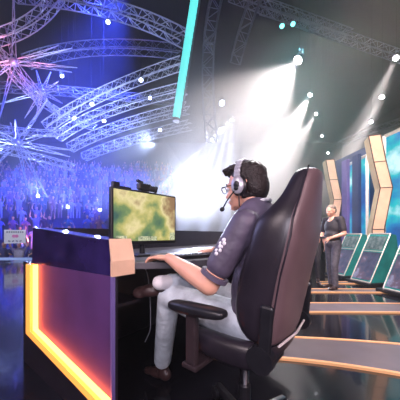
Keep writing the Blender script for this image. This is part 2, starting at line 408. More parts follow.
# ---------------------------------------------------------------- people
def head_prims(H, hf, s=1.0):
    """skull, jaw, brow, nose, lips, ear, chin in head frame (x forward, y left, z up)"""
    R = frame(hf); P = lambda x, y, z: H + R @ V(x*s, y*s, z*s)
    E = lambda x, y, z, a, b, c: ('e', P(x, y, z), (a*s, b*s, c*s), R)
    return P, R, [E(-.01, 0, .03, .098, .076, .09), E(.03, 0, -.03, .062, .062, .075), E(.04, 0, -.075, .045, .045, .03), E(.075, 0, -.092, .018, .02, .016),
        E(.078, 0, .02, .02, .05, .02), E(.098, 0, -.018, .012, .011, .022), E(.109, 0, -.028, .012, .013, .010), E(.09, 0, -.056, .012, .022, .008), E(.087, 0, -.068, .011, .02, .007),
        E(.055, .038, -.03, .03, .022, .03), E(.055, -.038, -.03, .03, .022, .03),
        E(-.005, .078, -.01, .018, .009, .03), E(-.005, -.078, -.01, .018, .009, .03), E(.0, .078, -.03, .01, .008, .014)]
def hand_prims(wr, kd, pn, curl=.5, s=1.0, spread=.12, side=1):
    """palm from wrist along kd; pn is the back-of-hand normal; thumb side = side"""
    kd = kd.normalized(); sd = pn.cross(kd).normalized()*side; out = []
    mid = wr + kd*.045*s
    out.append(('e', mid, (.052*s, .040*s, .016*s), Matrix((kd, sd, kd.cross(sd))).transposed()))
    for i, (off, ln) in enumerate([(.028, .072), (.010, .08), (-.009, .074), (-.027, .058)]):
        p = wr + kd*.082*s + sd*off*s; d = (kd + sd*spread*(1.2-i*.8)).normalized(); r = .0092*s
        out.append(('c', wr+kd*.03*s+sd*off*.7*s, p, .011*s, .0105*s))
        for k, fr in enumerate((.45, .32, .23)):
            d = (Matrix.Rotation(-curl*(.35 if k == 0 else .75), 3, pn.cross(kd).normalized()*-1) @ d).normalized()
            q = p + d*ln*fr*s; out.append(('c', p, q, r, r*.93)); p = q; r *= .92
    p = wr + kd*.02*s + sd*.025*s; d = (kd*.75 + sd*.62 - pn*.25).normalized()
    for ln, rr in ((.042, .012), (.03, .0105), (.024, .0095)):
        q = p + d*ln*s; out.append(('c', p, q, rr*s, rr*.9*s)); p = q; d = (d + kd*.35).normalized()
    return out

pl = empty('person', V(.27, 1.16, 0), 'seated player in a dark jersey and pale jeans typing at the desk', 'person')
H = V(.238, 1.2, 1.295); hf = V(-.82, .56, -.10)
P, HR, hp = head_prims(H, hf)
f = V(-.741, .671, 0); l = V(-.671, -.741, 0)
neck = V(.285, 1.155, 1.16)
shL = V(.195, 1.0, 1.10); shR = V(.445, 1.275, 1.09)
elL = V(.04, 1.035, .825); wrL = V(-.165, 1.235, .925); 
elR = V(.30, 1.48, .86); wrR = V(.10, 1.57, .945)
hipc = V(.29, 1.14, .66)
body = hp + [('c', H+HR@V(-.025, 0, -.05), neck, .056, .058), ('c', neck, shL*.75+neck*.25+V(0, 0, -.01), .055, .05), ('c', neck, shR*.75+neck*.25, .055, .05),
        ('c', shL, elL, .052, .046), ('c', elL, elL*.65+wrL*.35, .047, .046), ('c', elL*.65+wrL*.35, wrL, .046, .028),
        ('c', shR, elR, .05, .042), ('c', elR, wrR, .042, .026), ('e', (neck+hipc)/2+V(.0, 0, .1), (.09, .14, .2), frame(f)), ('c', neck-V(0,0,.05), hipc, .09, .09)]
body += hand_prims(wrL, V(-.8, .5, .0), V(.0, .12, 1).normalized(), .6, 1.05, side=-1)
body += hand_prims(wrR, V(-.75, .5, -.05), V(0, .1, 1).normalized(), .7, 1.0, side=1)
bd = blob(body, .0055, 'body', ['skin'], 3, pl)
# jersey
tors = [('e', neck*.5+hipc*.5+V(.0, 0, .12), (.115, .175, .21), frame(f)), ('e', hipc+V(0, 0, .12), (.12, .165, .2), frame(f)), ('e', hipc+V(-.01, .01, .02), (.125, .17, .11), frame(f)),
        ('c', neck-V(0, 0, .045), shL-V(0, 0, .005), .062, .062), ('c', neck-V(0, 0, .045), shR, .062, .062), ('c', neck+V(0.01, -.01, -.0), neck-V(0, 0, .06), .06, .09),
        ('c', shL, shL*.33+elL*.67, .064, .064), ('c', shR, shR*.35+elR*.65, .062, .06), ('c', shL+V(.06, .03, -.06), neck*.5+hipc*.5, .08, .12)]
sh = blob(tors, .009, 'jersey', ['shirt'], 5, pl)
cuff = shL*.33+elL*.67; ad = (elL-shL).normalized()
MB().bar(cuff+ad*.045, cuff+ad*.066, .066, 24, 0, .0655).build('sleeve_cuff', 'shirt', sh)
# collar and prints on the jersey
R2 = Matrix((ad.cross(V(-.67, -.74, 0)).normalized(), V(-.67, -.74, 0).normalized(), -ad)).transposed()
mb = MB()
sl = lambda t, a: shL.lerp(elL, t) + (V(-.30, -.95, 0)*math.cos(a) + V(-.95, .30, 0)*math.sin(a)).normalized()*.0665
for t, a, r_ in [(.26, .62, .010), (.31, .45, .009), (.36, .62, .010), (.42, .45, .008), (.47, .6, .009), (.31, .8, .008), (.42, .78, .008), (.36, .5, .007)]:
    mb.ball(sl(t, a), (r_, r_*.8, r_), u=8, v=6)
mb.build('sleeve_emblem', 'white', sh, smooth=True)
mb = MB(); bp = (neck+hipc)/2+V(0, 0, .12)
pts = [bp+frame(f)@V(-.085+.02*t, .135, -.02-.2*t) for t in (0, .3, .6, 1)]
mb.tube([p-f*.0+l*.02 for p in pts], .009, 8); mb.build('gold_stripe', 'goldp', sh, smooth=True)
mb = MB()
pts = [neck+V(.0, 0, .012)+frame(f)@V(.066*math.cos(a), .062*math.sin(a), .02-.03*math.cos(a)) for a in [i*2*PI/16 for i in range(17)]]
mb.tube(pts, .009, 8); mb.build('collar_highlight', 'white', sh, smooth=True)  # white here paints the lit highlight at the neck
# jeans: near leg down, far leg crossed with its ankle on the near knee
hipL = hipc+l*.09+V(0, 0, -.03); hipR = hipc-l*.09+V(0, 0, -.03)
knL = V(-.185, 1.38, .69); anL = V(-.27, 1.66, .15)
knR = V(-.0, 1.62, .72); anR = V(-.20, 1.34, .775)
jn = [('e', hipc+V(0, 0, -.04), (.13, .17, .09), frame(f)), ('c', hipL, hipL.lerp(knL, .5), .095, .088), ('c', hipL.lerp(knL, .5), knL, .088, .07), ('c', knL, knL.lerp(anL, .35), .07, .068), ('c', knL.lerp(anL, .35), anL, .068, .062),
      ('c', hipR, knR, .09, .066), ('c', knR, anR.lerp(knR, .12), .064, .052)]
jo = blob(jn, .009, 'jeans', ['jeans'], 4, pl)
def shoe(an, fw, up, name='shoe', m='shoe'):
    Rr = frame(fw, up); P_ = lambda x, y, z: an + Rr @ V(x, y, z)
    o = blob([('e', P_(-.02, 0, -.055), (.055, .038, .045), Rr), ('e', P_(.06, 0, -.07), (.085, .042, .032), Rr), ('e', P_(.13, 0, -.078), (.05, .04, .024), Rr), ('c', P_(0, 0, -.0), P_(-.01, 0, -.05), .042, .04)], .006, name, [m], 3, pl)
    return o
shoe(V(-.272, 1.67, .105), V(-.75, .5, 0), V(0, 0, 1))
s2 = shoe(V(-.232, 1.325, .775), V(-.93, -.02, -.12), V(-.02, -.75, .66))
blob([('c', anR.lerp(knR, .08), V(-.232, 1.325, .775), .045, .043)], .006, 'sock', ['sock'], 2, pl)
# hair
hr = [('e', P(-.022, 0, .055), (.095, .081, .078), HR), ('e', P(-.06, 0, .0), (.062, .077, .085), HR), ('e', P(.045, 0, .095), (.05, .062, .03), HR), ('e', P(-.03,0,-.045),(.065,.066,.04),HR)]
random.seed(3)
for i in range(60):
    a = random.uniform(-PI, PI); e = random.uniform(.25, 1.3)
    d = V(math.cos(a)*math.cos(e), math.sin(a)*math.cos(e), math.sin(e))
    p = V(-.018+d.x*.095, d.y*.08, .05+d.z*.08); t = V(.6, d.y*.4, .35 if d.x > 0 else -.1).normalized()*random.uniform(.012, .03)
    hr.append(('c', P(*p), P(*(p+t+d*.006)), .009, .004))
for i in range(9):   # raised fringe
    y = -.045+.011*i; hr.append(('c', P(.04, y, .105), P(.094, y*1.1, .088+.008*(i % 3)), .02, .009))
blob(hr, .0045, 'hair', ['hair'], 1, pl)
# face details
mb = MB()
for s_ in (1, -1):
    mb.ball(P(.083, s_*.032, .004), (.011, .012, .009), HR, mi=0); mb.ball(P(.0915, s_*.033, .004), (.004, .0055, .0055), HR, mi=1)
mb.build('eyes', ['white', 'blackmatte'], bd, smooth=True)
mb = MB()
for s_ in (1, -1): mb.tube([P(.094, s_*.012, .026), P(.092, s_*.034, .032), P(.082, s_*.05, .026)], .004, 6)
mb.build('eyebrows', 'hair', bd)
mb = MB(); mb.tube([P(.1, .018, -.0615), P(.1025, 0, -.0615), P(.1, -.018, -.0615)], .0025, 6); mb.build('mouth', mat('lips', (.45, .16, .14), .4, var=.1), bd)
# glasses
gl = bpy.data.objects.new('glasses', None); COL.objects.link(gl); gl.parent = pl; gl.matrix_parent_inverse = pl.matrix_basis.inverted(); 
def pbuild(mb, name, m, **k): return mb.build(name, m, pl, **k)
bpy.data.objects.remove(gl)
mb = MB()
for s_ in (1, -1):
    ring = [P(.108, s_*.034+.027*math.cos(a), .004+.018*math.sin(a)) for a in [i*2*PI/16 for i in range(17)]]
    mb.tube(ring, .0025, 6); mb.tube([P(.107, s_*.062, .01), P(.06, s_*.08, .01), P(.0, s_*.085, .005)], .0025, 6)
mb.tube([P(.109, .008, .008), P(.111, 0, .01), P(.109, -.008, .008)], .0025, 6)
pbuild(mb, 'glasses', 'black')

# headset
hs = empty('headset', P(0, 0, .12), 'silver and black headset with boom microphone worn by the seated player', 'headset')
mb = MB()
pts = [P(-.005+.004*math.cos(a), .102*math.cos(a), .01+.135*math.sin(a)) for a in [PI*i/16 for i in range(17)]]
for off in (-.012, 0, .012): mb.tube([p+HR@V(off*.8, 0, 0) for p in pts], .007, 8)
mb.build('headband', 'grey', hs, smooth=True)
for s_ in (1, -1):
    mb = MB()
    c = P(-.003, s_*.09, -.004)
    ax = HR@V(0, s_, 0)
    mb.ball(c, (.042, .019, .052), HR, mi=0); mb.ball(c+ax*.016, (.033, .015, .044), HR, mi=1); mb.ball(c+ax*.026, (.017, .008, .02), HR, mi=0)
    ec = mb.build('ear_cup', ['black', 'grey'], hs, smooth=True)
mb = MB(); mb.tube([P(.0, .112, -.02), P(.03, .113, -.045), P(.06, .108, -.07), P(.092, .09, -.095), P(.108, .072, -.1)], .0035, 8)
mb.ball(P(.0, .114, -.018), (.015, .009, .015), HR)
bm_ = mb.build('microphone_boom', 'black', hs, smooth=True)
MB().ball(P(.113, .066, -.1), (.014, .012, .012), HR).build('microphone', 'black', bm_, smooth=True)
MB().tube([P(-.005, .105, -.05), P(-.0, .1, -.1), P(-.02, .11, -.15), P(-.06, .1, -.22)], .003, 6).build('cord', 'black', hs)

# ------- standing men on the right of the stage
def standing(px_loc, fwd, hgt, label, hairm, topm, legm, pose, cap=False):
    root = empty('person', V(*px_loc, 0), label, 'person')
    f_ = fwd.normalized(); l_ = UP.cross(f_); k = hgt/1.75; B = V(*px_loc, 0)
    q = lambda x, y, z: B + (f_*x + l_*y)*k + UP*z*k
    hd = q(.05, 0, 1.60); Pp, Rr, hp_ = head_prims(hd, f_+V(0, 0, -.25), k)
    sh_ = [q(0, .185, 1.42), q(0, -.185, 1.42)]
    if pose == 'waist': el_ = [q(.0, .26, 1.13), q(.0, -.26, 1.13)]; wr_ = [q(.22, .12, 1.04), q(.22, -.12, 1.04)]
    else: el_ = [q(-.04, .25, 1.13), q(-.02, -.25, 1.13)]; wr_ = [q(.06, .25, .87), q(.1, -.24, .88)]
    pr = hp_ + [('c', Pp(-.02, 0, -.05), q(0, 0, 1.45), .055*k, .06*k)]
    for s_, a, b, c in ((1, sh_[0], el_[0], wr_[0]), (-1, sh_[1], el_[1], wr_[1])):
        pr += [('c', a, b, .05*k, .042*k), ('c', b, c, .042*k, .027*k), ('c', q(0, 0, 1.42), a, .05*k, .05*k)]
        pr += hand_prims(c, (c-b), (UP*.6+l_*s_).normalized(), .6, k, side=1 if s_ > 0 else -1)
    pr += [('c', q(0, 0, 1.4), q(0, 0, 1.0), .1*k, .1*k)]
    blob(pr, .009, 'body', ['skin'], 2, root)
    FR = frame(f_)
    tp = [('e', q(.0, 0, 1.27), (.12*k, .185*k, .2*k), FR), ('e', q(.02, 0, 1.08), (.125*k, .165*k, .16*k), FR), ('c', q(0, 0, 1.44), q(0, 0, 1.38), .07*k, .1*k)]
    for a, b in zip(sh_, el_): tp += [('c', q(0, 0, 1.41), a, .07*k, .065*k), ('c', a, a.lerp(b, .7), .065*k, .062*k)]
    blob(tp, .014, 'shirt', [topm], 3, root)
    lg = [('e', q(0, 0, .95), (.12*k, .17*k, .11*k), FR)]
    for s_ in (1, -1):
        xx = .05*s_
        lg += [('c', q(0, .09*s_, .9), q(.02+xx, .1*s_, .5), .092*k, .068*k), ('c', q(.02+xx, .1*s_, .5), q(xx-.01, .1*s_, .09), .066*k, .052*k)]
    blob(lg, .014, 'trousers', [legm], 3, root)
    for s_ in (1, -1):
        xx = .05*s_
        blob([('e', q(xx, .1*s_, .05), (.06*k, .042*k, .045*k), FR), ('e', q(.1+xx, .11*s_, .038), (.09*k, .045*k, .035*k), FR)], .01, 'shoe', ['shoe'], 2, root)
    h_ = [('e', Pp(-.02, 0, .055), (.093*k, .08*k, .072*k), Rr), ('e', Pp(-.055, 0, .0), (.06*k, .075*k, .07*k), Rr)]
    blob(h_, .01, 'hair', [hairm], 1, root)
    return root, q
man, q = standing((2.60, 4.5), V(-.9, -.3, 0), 1.66, 'standing crew man in black polo and grey trousers with hands at waist', 'fairhair', 'polo', 'greyjeans', 'waist')
tb = empty('tablet', q(.27, 0, 1.03), 'small pale tablet held at the waist by the standing crew man', 'tablet')
MB().box(q(.27, 0, 1.05), (.16, .2, .012), frame(V(-.9, -.3, .3)), bev=.004).build('case', 'grey', tb)
standing((2.62, 5.3), V(-.5, -.8, 0), 1.62, 'second person all in black half hidden between the chair and the crew man', 'hair', 'polo', 'polo', 'down')

# ---------------------------------------------------------------- kiosks on the right
def kiosk(label):
    root = empty('kiosk', (0, 0, 0), label, 'kiosk', 'slanted kiosks along the right')
    # local: panel faces -x, leaning back to +x; width along y
    Wd = .46; Hh = 1.06; lean = .52
    A = lambda x, y, z: V(x, y, z)
    side = [(0, .06), (lean, Hh), (lean+.14, Hh-.02), (lean+.30, .06)]
    mb = MB(); mb.prism([A(x, -Wd/2, z) for x, z in side], (0, Wd, 0)); mb.build('housing', 'kiosk_side', root)
    MB().box((lean/2+.12, 0, .03), (lean+.45, Wd+.14, .06), bev=.01).build('plinth', 'black', root)
    n = V(-Hh+.06, 0, lean).normalized()
    pt = lambda t, y: V(lean*t, y, .06+(Hh-.06)*t)+n*.012
    mb = MB(); mb.prism([pt(.04, -Wd/2+.03), pt(.04, Wd/2-.03), pt(.60, Wd/2-.03), pt(.60, -Wd/2+.03)], n*.006); tag(mb.build('lower_screen', 'kiosk_screen', root), 'dark glossy lower screen')
    mb = MB(); mb.prism([pt(.66, -Wd/2+.04), pt(.66, Wd/2-.04), pt(.94, Wd/2-.04), pt(.94, -Wd/2+.04)], n*.006); tag(mb.build('upper_screen', 'kiosk_top', root), 'pale greenish upper display')
    mb = MB()
    for y in (-Wd/2, Wd/2): mb.bar(pt(0, y), pt(1, y), .010, 6)
    mb.bar(pt(1, -Wd/2), pt(1, Wd/2), .014, 6); mb.bar(pt(.63, -Wd/2), pt(.63, Wd/2), .008, 6); mb.bar(pt(0, -Wd/2), pt(0, Wd/2), .014, 6)
    mb.build('edge_frame', 'alub', root)
    return root
k0 = kiosk('slanted kiosk nearest the camera, cut by the right edge')
labels = ['second slanted kiosk from the camera, tall dark glossy front', 'third slanted kiosk from the camera, beside the standing crew man']
ks = [k0]+[copy_tree(k0) for _ in labels]
for k_, lb_ in zip(ks[1:], labels): k_['label'] = lb_
for k_, (x, y, rz) in zip(ks, [(3.42, 4.0, .22), (3.42, 4.9, .22), (3.42, 5.75, .22)]):
    k_.location = (x, y, 0.012); k_.rotation_euler = (0, 0, rz)

# ---------------------------------------------------------------- right wall: pillars and picture wall
def pillar(label):
    root = empty('pillar', (0, 0, 0), label, 'pillar', 'kinked light veneer pillars')
    pf = [(0, 0), (-.04, 1.2), (.14, 2.3), (.0, 3.0), (-.12, 3.72)]
    def section(z0x, w_, d_): 
        x, z = z0x; return [V(x-w_/2, -d_/2, z), V(x+w_/2, -d_/2, z), V(x+w_/2, d_/2, z), V(x-w_/2, d_/2, z)]
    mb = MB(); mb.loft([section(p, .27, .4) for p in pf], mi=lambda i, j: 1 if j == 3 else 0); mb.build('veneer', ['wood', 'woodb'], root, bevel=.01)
    mb = MB()
    for p, q_ in zip(pf[:-1], pf[1:]):
        for sx in (-.135, .135): mb.bar(V(p[0]+sx, -.205, p[1]), V(q_[0]+sx, -.205, q_[1]), .012, 6)
        mb.bar(V(q_[0]-.135, -.205, q_[1]), V(q_[0]+.135, -.205, q_[1]), .012, 6)
    mb.build('edging', 'seam', root)
    return root
p0 = pillar('kinked peach veneer pillar, the nearer of the two right of the crew man')
p1 = copy_tree(p0); p1['label'] = 'kinked peach veneer pillar further back, directly above the crew man'
p0.location = (4.85, 6.3, 0); p0.rotation_euler = (0, 0, -.35)
p1.location = (4.75, 8.3, 0); p1.rotation_euler = (0, 0, -.2)
def wallpanel(x0, y0, x1, y1, z0, z1, m, name, label=None, th=.08, kind=None, cat=None, group=None):
    d = V(x1-x0, y1-y0, 0); n = V(d.y, -d.x, 0).normalized()*th
    mb = MB(); mb.prism([V(x0, y0, z0), V(x1, y1, z0), V(x1, y1, z1), V(x0, y0, z1)], n)
    o = mb.build(name, m)
    return tag(o, label, cat, group, kind)
wallpanel(5.7, 3.6, 5.2, 9.2, 0, 3.9, 'navy', 'wall_right', kind='structure')
def wallscreen(x0, y0, x1, y1, z0, z1, label):
    d = V(x1-x0, y1-y0, 0).normalized(); n = V(d.y, -d.x, 0)
    if n.x > 0: n = -n
    root = empty('picture_wall', V((x0+x1)/2, (y0+y1)/2, 0), label, 'screen', 'tall picture walls at the right')
    mb = MB(); mb.prism([V(x0, y0, z0), V(x1, y1, z0), V(x1, y1, z1), V(x0, y0, z1)], -n*.06); mb.build('screen', 'wallscreen', root)
    mb = MB()
    for a, b in (((x0, y0, z0), (x0, y0, z1)), ((x1, y1, z0), (x1, y1, z1)), ((x0, y0, z1), (x1, y1, z1)), ((x0, y0, z0), (x1, y1, z0))): mb.bar(V(*a)+n*.01, V(*b)+n*.01, .05, 4)
    mb.build('frame', 'alub', root)
wallscreen(5.3, 4.6, 5.06, 6.3, .2, 3.75, 'tall teal picture wall between the nearer pillar and the right edge')
wallscreen(5.0, 8.0, 4.92, 6.75, .2, 3.4, 'narrow blue picture wall between the two peach pillars')
for i, (x, y, m, nm) in enumerate([(4.78, 7.55, 'purple', 'violet flat column beside the further peach pillar'), (4.8, 7.05, 'navy', 'navy flat column midway between the two peach pillars')]):
    mb = MB(); mb.box((x, y, 1.75), (.1, .28, 3.5), bev=.01); tag(mb.build('column', m), nm, 'column')

# ---------------------------------------------------------------- crowd on the grandstand
gs = empty('grandstand', (-14, 12, -1.4), 'stepped blue grandstand full of spectators at the left', 'grandstand')
NT = 12
for i in range(NT):
    y = 13+i*1.35; z = -1.0+i*.85
    mb = MB(); mb.box((-12.5, y+.675, (z-1.4)/2+.0), (29, 1.35, z+1.4)); mb.build('tier', 'stand', gs)
random.seed(11)
shirtcols = [(.5, .5, .9), (.1, .1, .35), (.7, .65, .9), (.25, .1, .5), (.5, .2, .5), (.05, .05, .2), (.2, .3, .9), (.8, .8, .95), (.6, .25, .35), (.1, .3, .5)]
for i, c in enumerate(shirtcols): M['s%d' % i] = mat('spectator cloth %d' % i, tuple(v*.55 for v in c), .8, var=.2)
protos = []
for v_ in range(4):
    mb = MB()
    if v_ in (0, 1): arms = [((0, .2, 1.35), (.1, .3, 1.1), (.3, .15, 1.2)), ((0, -.2, 1.35), (.1, -.3, 1.1), (.3, -.15, 1.2))]
    elif v_ == 2: arms = [((0, .2, 1.35), (.05, .33, 1.6), (.1, .25, 1.95)), ((0, -.2, 1.35), (.05, -.33, 1.6), (.1, -.25, 1.95))]
    else: arms = [((0, .2, 1.35), (.05, .3, 1.62), (.1, .2, 1.9)), ((0, -.2, 1.35), (.1, -.3, 1.1), (.2, -.2, .95))]
    pr = [('e', V(0, 0, 1.18), (.12, .2, .3), Matrix.Identity(3)), ('c', V(0, .1, .9), V(.02, .11, .06), .09, .06), ('c', V(0, -.1, .9), V(.02, -.11, .06), .09, .06), ('c', V(0, 0, 1.4), V(.01, 0, 1.56), .06, .05),
          ('e', V(.02, 0, 1.62), (.1, .085, .125), Matrix.Identity(3)), ('e', V(.12, 0, 1.6), (.02, .018, .03), Matrix.Identity(3))]
    for a, b, c in arms: pr += [('c', V(*a), V(*b), .055, .045), ('c', V(*b), V(*c), .045, .035), ('e', V(*c), (.05, .035, .05), Matrix.Identity(3))]
    o = blob(pr, .04, 'person', ['s0'], 1); me = o.data; bpy.data.objects.remove(o)
    me.materials.append(M['skin']); me.materials.append(M['hair'])
    for p in me.polygons:
        c = p.center
        if c.z > 1.48 and abs(c.y) < .13: p.material_index = 2 if (c.x < .02 or c.z > 1.69) else 1
        elif (abs(c.y) > .26 and c.z > 1.5) or (c.x > .2 and c.z > 1): p.material_index = 1
    protos.append(me)
cnt = 0
cands = []
for i in range(NT):
    y = 13+i*1.35; z = -1.0+i*.85
    for row in (0.3, .95):
        x = -26
        while x < -1.5:
            x += random.uniform(.64, .95)
            yy = y+row+random.uniform(-.05, .05); px = 200+F*x/yy
            if -6 < px < 172: cands.append((x, yy, z+(0 if row < .5 else .0)))
random.shuffle(cands)
for (x, y, z) in cands[:298]:
    o = bpy.data.objects.new('person', protos[random.randrange(4)]); COL.objects.link(o)
    o.location = (x, y, z); ang = math.atan2(2-y, 1-x); o.rotation_euler = (0, 0, ang+random.uniform(-.3, .3)); s_ = random.uniform(.92, 1.06); o.scale = (s_,)*3
    o.material_slots[0].link = 'OBJECT'; o.material_slots[0].material = M['s%d' % random.randrange(len(shirtcols))]
    tag(o, 'small blurred spectator standing in the blue lit crowd on the grandstand', 'person', 'spectators on the grandstand')

# placard held in the nearest crowd and the people holding it
Yp = 10.4
def floorman(x, y, label, m, arms_up):
    o = bpy.data.objects.new('person', protos[2 if arms_up else 0]); COL.objects.link(o); o.location = (x, y, -1.0 if y > 10 else 0)
    o.rotation_euler = (0, 0, math.atan2(-y, -x)+.1); o.material_slots[0].link = 'OBJECT'; o.material_slots[0].material = M[m]
    return tag(o, label, 'person')
MB().box((-10, 11.2, -1.2), (16, 2.6, .4)).build('floor', 'concrete').__setitem__('kind', 'structure')
floorman(-8.35, 10.6, 'fan in pale clothes holding up the white placard at far left', 's2', True)
floorman(-7.75, 10.8, 'dark fan standing just right of the placard holder', 's5', False)
floorman(-7.15, 10.5, 'fan in blue standing behind the rail, nearest the desk rim', 's6', False)
floorman(-8.95, 10.5, 'dark fan at the left edge of the photo behind the rail', 's1', False)
pc = V(-8.2, 10.2, .98)
plc = empty('placard', pc, 'white paper placard with grey lettering held up at far left', 'placard')
Rp = Matrix((V(.78, .62, 0), V(-.62, .78, 0), UP)).transposed()
MB().box(pc, (.75, .02, .6), Rp).build('paper', 'paper', plc)
mb = MB(); pp = mb_local(Rp, pc)
for i in range(8): mb.box(pp(-.27+i*.077, -.014, .2), (.05, .006, .07), Rp)
for i in range(4): mb.box(pp(-.2+i*.13, -.014, -.2), (.09, .006, .05), Rp @ Matrix.Rotation(.4*(-1)**i, 3, 'Y'))
mb.build('lettering', 'ink', plc)
mb = MB(); mb.ball(pp(-.04, -.014, .02), (.07, .006, .07), Rp).ball(pp(.05, -.014, .02), (.07, .006, .07), Rp); mb.build('drawing', 'heart', plc)
# white-clad figure behind the rim
o = floorman(-4.45, 9.2, 'pale figure in white seen just above the desk rim left of the monitor', 's7', False); o.location.z = 0
o.scale = (.72, .72, .72)

# ---------------------------------------------------------------- trusses
def truss(pts, wd, label, m='alu', step=None, r=None, name='truss', group='lighting trusses overhead', wide=None):
    """box truss following a polyline of points"""
    # resample with quadratic smoothing
    P_ = [Vector(p) for p in pts]
    if len(P_) == 3:
        a, b, c = P_; b = b*2-(a+c)*.5
        path = [a*(1-t)**2+b*2*t*(1-t)+c*t*t for t in [i/30 for i in range(31)]]
    else: path = P_
    Ls = [0]
    for i in range(len(path)-1): Ls.append(Ls[-1]+(path[i+1]-path[i]).length)
    step = step or wd; n = max(2, int(Ls[-1]/step)); smp = []
    for k in range(n+1):
        s_ = Ls[-1]*k/n; i = 0
        while i < len(Ls)-2 and Ls[i+1] < s_: i += 1
        t = (s_-Ls[i])/max(1e-6, Ls[i+1]-Ls[i]); smp.append(path[i].lerp(path[i+1], t))
    root = empty(name, smp[0], label, 'truss', group)
    r = r or wd*.07; ch = MB(); br = MB(); sec = []
    for k, p in enumerate(smp):
        d = (smp[min(k+1, n)]-smp[max(k-1, 0)]).normalized(); sd = d.cross(UP)
        if sd.length < .1: sd = d.cross(V(0, 1, 0))
        sd.normalize(); up = sd.cross(d); h = wd/2; hh = (wide or wd)/2
        sec.append([p+sd*hh+up*h, p-sd*hh+up*h, p-sd*hh-up*h, p+sd*hh-up*h])
    for k in range(n):
        for j in range(4):
            ch.bar(sec[k][j], sec[k+1][j], r, 4)
            j2 = (j+1) % 4
            if k % 2: br.bar(sec[k][j], sec[k+1][j2], r*.6, 3)
            else: br.bar(sec[k][j2], sec[k+1][j], r*.6, 3)
            if k % 2 == 0: br.bar(sec[k][j], sec[k][j2], r*.6, 3)
    ch.build('chords', m, root); br.build('bracing', m, root)
    for p in (smp[1], smp[-2]):
        if p.z < 17.5: MB().bar(p, V(p.x, p.y, 17.835), .004, 5).build('cable', 'blackmatte', root)
    return root
A3 = lambda *ps: [at(*p) for p in ps]
T = [
 (A3((14, -6, 13), (105, 8, 12), (186, 40, 11)), .55, 'top arched truss sweeping from the upper left corner to the teal tube', 'alu'),
 (A3((-4, 38, 12), (33, 22, 12.5), (60, -6, 13)), .5, 'short bright truss curving up to the top edge at upper left', 'alu'),
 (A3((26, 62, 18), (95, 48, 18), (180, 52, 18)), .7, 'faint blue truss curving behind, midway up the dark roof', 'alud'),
 (A3((46, 127, 13), (100, 95, 12.5), (182, 63, 11)), .42, 'uppermost of the four bright parallel arched trusses', 'alu'),
 (A3((58, 137, 15), (105, 112, 14), (186, 88, 12.5)), .45, 'second from the top of four bright parallel arched trusses', 'alu'),
 (A3((70, 148, 17), (115, 128, 16), (188, 108, 14)), .5, 'third from the top of four bright parallel arched trusses', 'alu'),
 (A3((84, 157, 19), (125, 142, 18), (190, 125, 16)), .52, 'lowest of the four bright parallel arched trusses', 'alu'),
 (A3((-6, 44, 12), (40, 100, 14), (96, 128, 17)), .35, 'straight diagonal truss falling from the left edge through the radial frame', 'alu'),
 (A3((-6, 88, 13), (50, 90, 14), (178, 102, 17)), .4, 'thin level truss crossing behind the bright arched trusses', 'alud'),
 (A3((-6, 148, 12), (40, 158, 13), (75, 168, 14)), .35, 'low pale truss above the crowd at the left edge', 'alu'),
 (A3((-6, 128, 12), (40, 133, 13), (66, 132, 14)), .3, 'thin pale truss left of the bright arched trusses', 'alu'),
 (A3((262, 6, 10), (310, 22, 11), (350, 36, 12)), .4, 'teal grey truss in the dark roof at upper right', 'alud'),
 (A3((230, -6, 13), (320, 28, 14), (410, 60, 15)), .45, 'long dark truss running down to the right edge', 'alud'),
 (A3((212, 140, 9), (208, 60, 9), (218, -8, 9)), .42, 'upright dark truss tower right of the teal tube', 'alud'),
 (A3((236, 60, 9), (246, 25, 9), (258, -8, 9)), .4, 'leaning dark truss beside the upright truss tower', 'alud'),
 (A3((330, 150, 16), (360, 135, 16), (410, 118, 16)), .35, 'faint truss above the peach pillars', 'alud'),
]
for pts, wd, lb_, m in T: truss(pts, wd, lb_, m)

# radial star frames on the left
def star(c, n, r0, r1, label, seed, m='alu'):
    random.seed(seed); root = empty('star_frame', c, label, 'star frame', 'spiky radial frames at the left')
    MB().ball(c, (.22, .22, .22), u=12, v=8).build('hub', m, root, smooth=True)
    for i in range(n):
        a = 2*PI*i/n+random.uniform(-.15, .15); ln = random.uniform(r0, r1)
        d = V(math.cos(a), random.uniform(-.3, .3), math.sin(a)*.8).normalized()
        sd = d.cross(V(0, 1, 0)).normalized(); e = c+d*ln
        mb = MB(); mb.bar(c+sd*.12, e, .022, 4).bar(c-sd*.12, e, .022, 4)
        for t in (.2, .35, .5, .65): mb.bar(c+sd*.12*(1-t)+d*ln*t, c-sd*.12*(1-t-.1)+d*ln*(t+.1), .018, 3)
        mb.build('spoke', m, root)
star(at(18, 143, 12), 16, 1.2, 3.0, 'pale spiky radial frame hanging low above the crowd at left', 1)
star(at(14, 62, 12), 14, 1.5, 3.6, 'pink lit spiky radial frame higher up at the left edge', 5)
star(at(42, 92, 14), 11, 1.2, 3.2, 'blue spiky radial frame between the other two radial frames', 9)

# teal light tube
ta = at(196, -10, 7.6); tb_ = at(176, 118, 8.2); 
root = empty('light_tube', tb_, 'long slanting teal glowing tube hanging from the roof', 'light tube')
MB().bar(ta, tb_, .13, 16).build('tube', 'teal', root, smooth=False)
mb = MB(); off = V(.16, .05, 0); mb.bar(ta+off, tb_+off, .04, 6).bar(tb_-V(0, 0, .12), tb_+V(0, 0, .02), .13, 16); mb.build('housing', 'alud', root); MB().bar(ta-UP*.05, V(ta.x, ta.y, 17.835), .02, 6).build('cable', 'black', root)

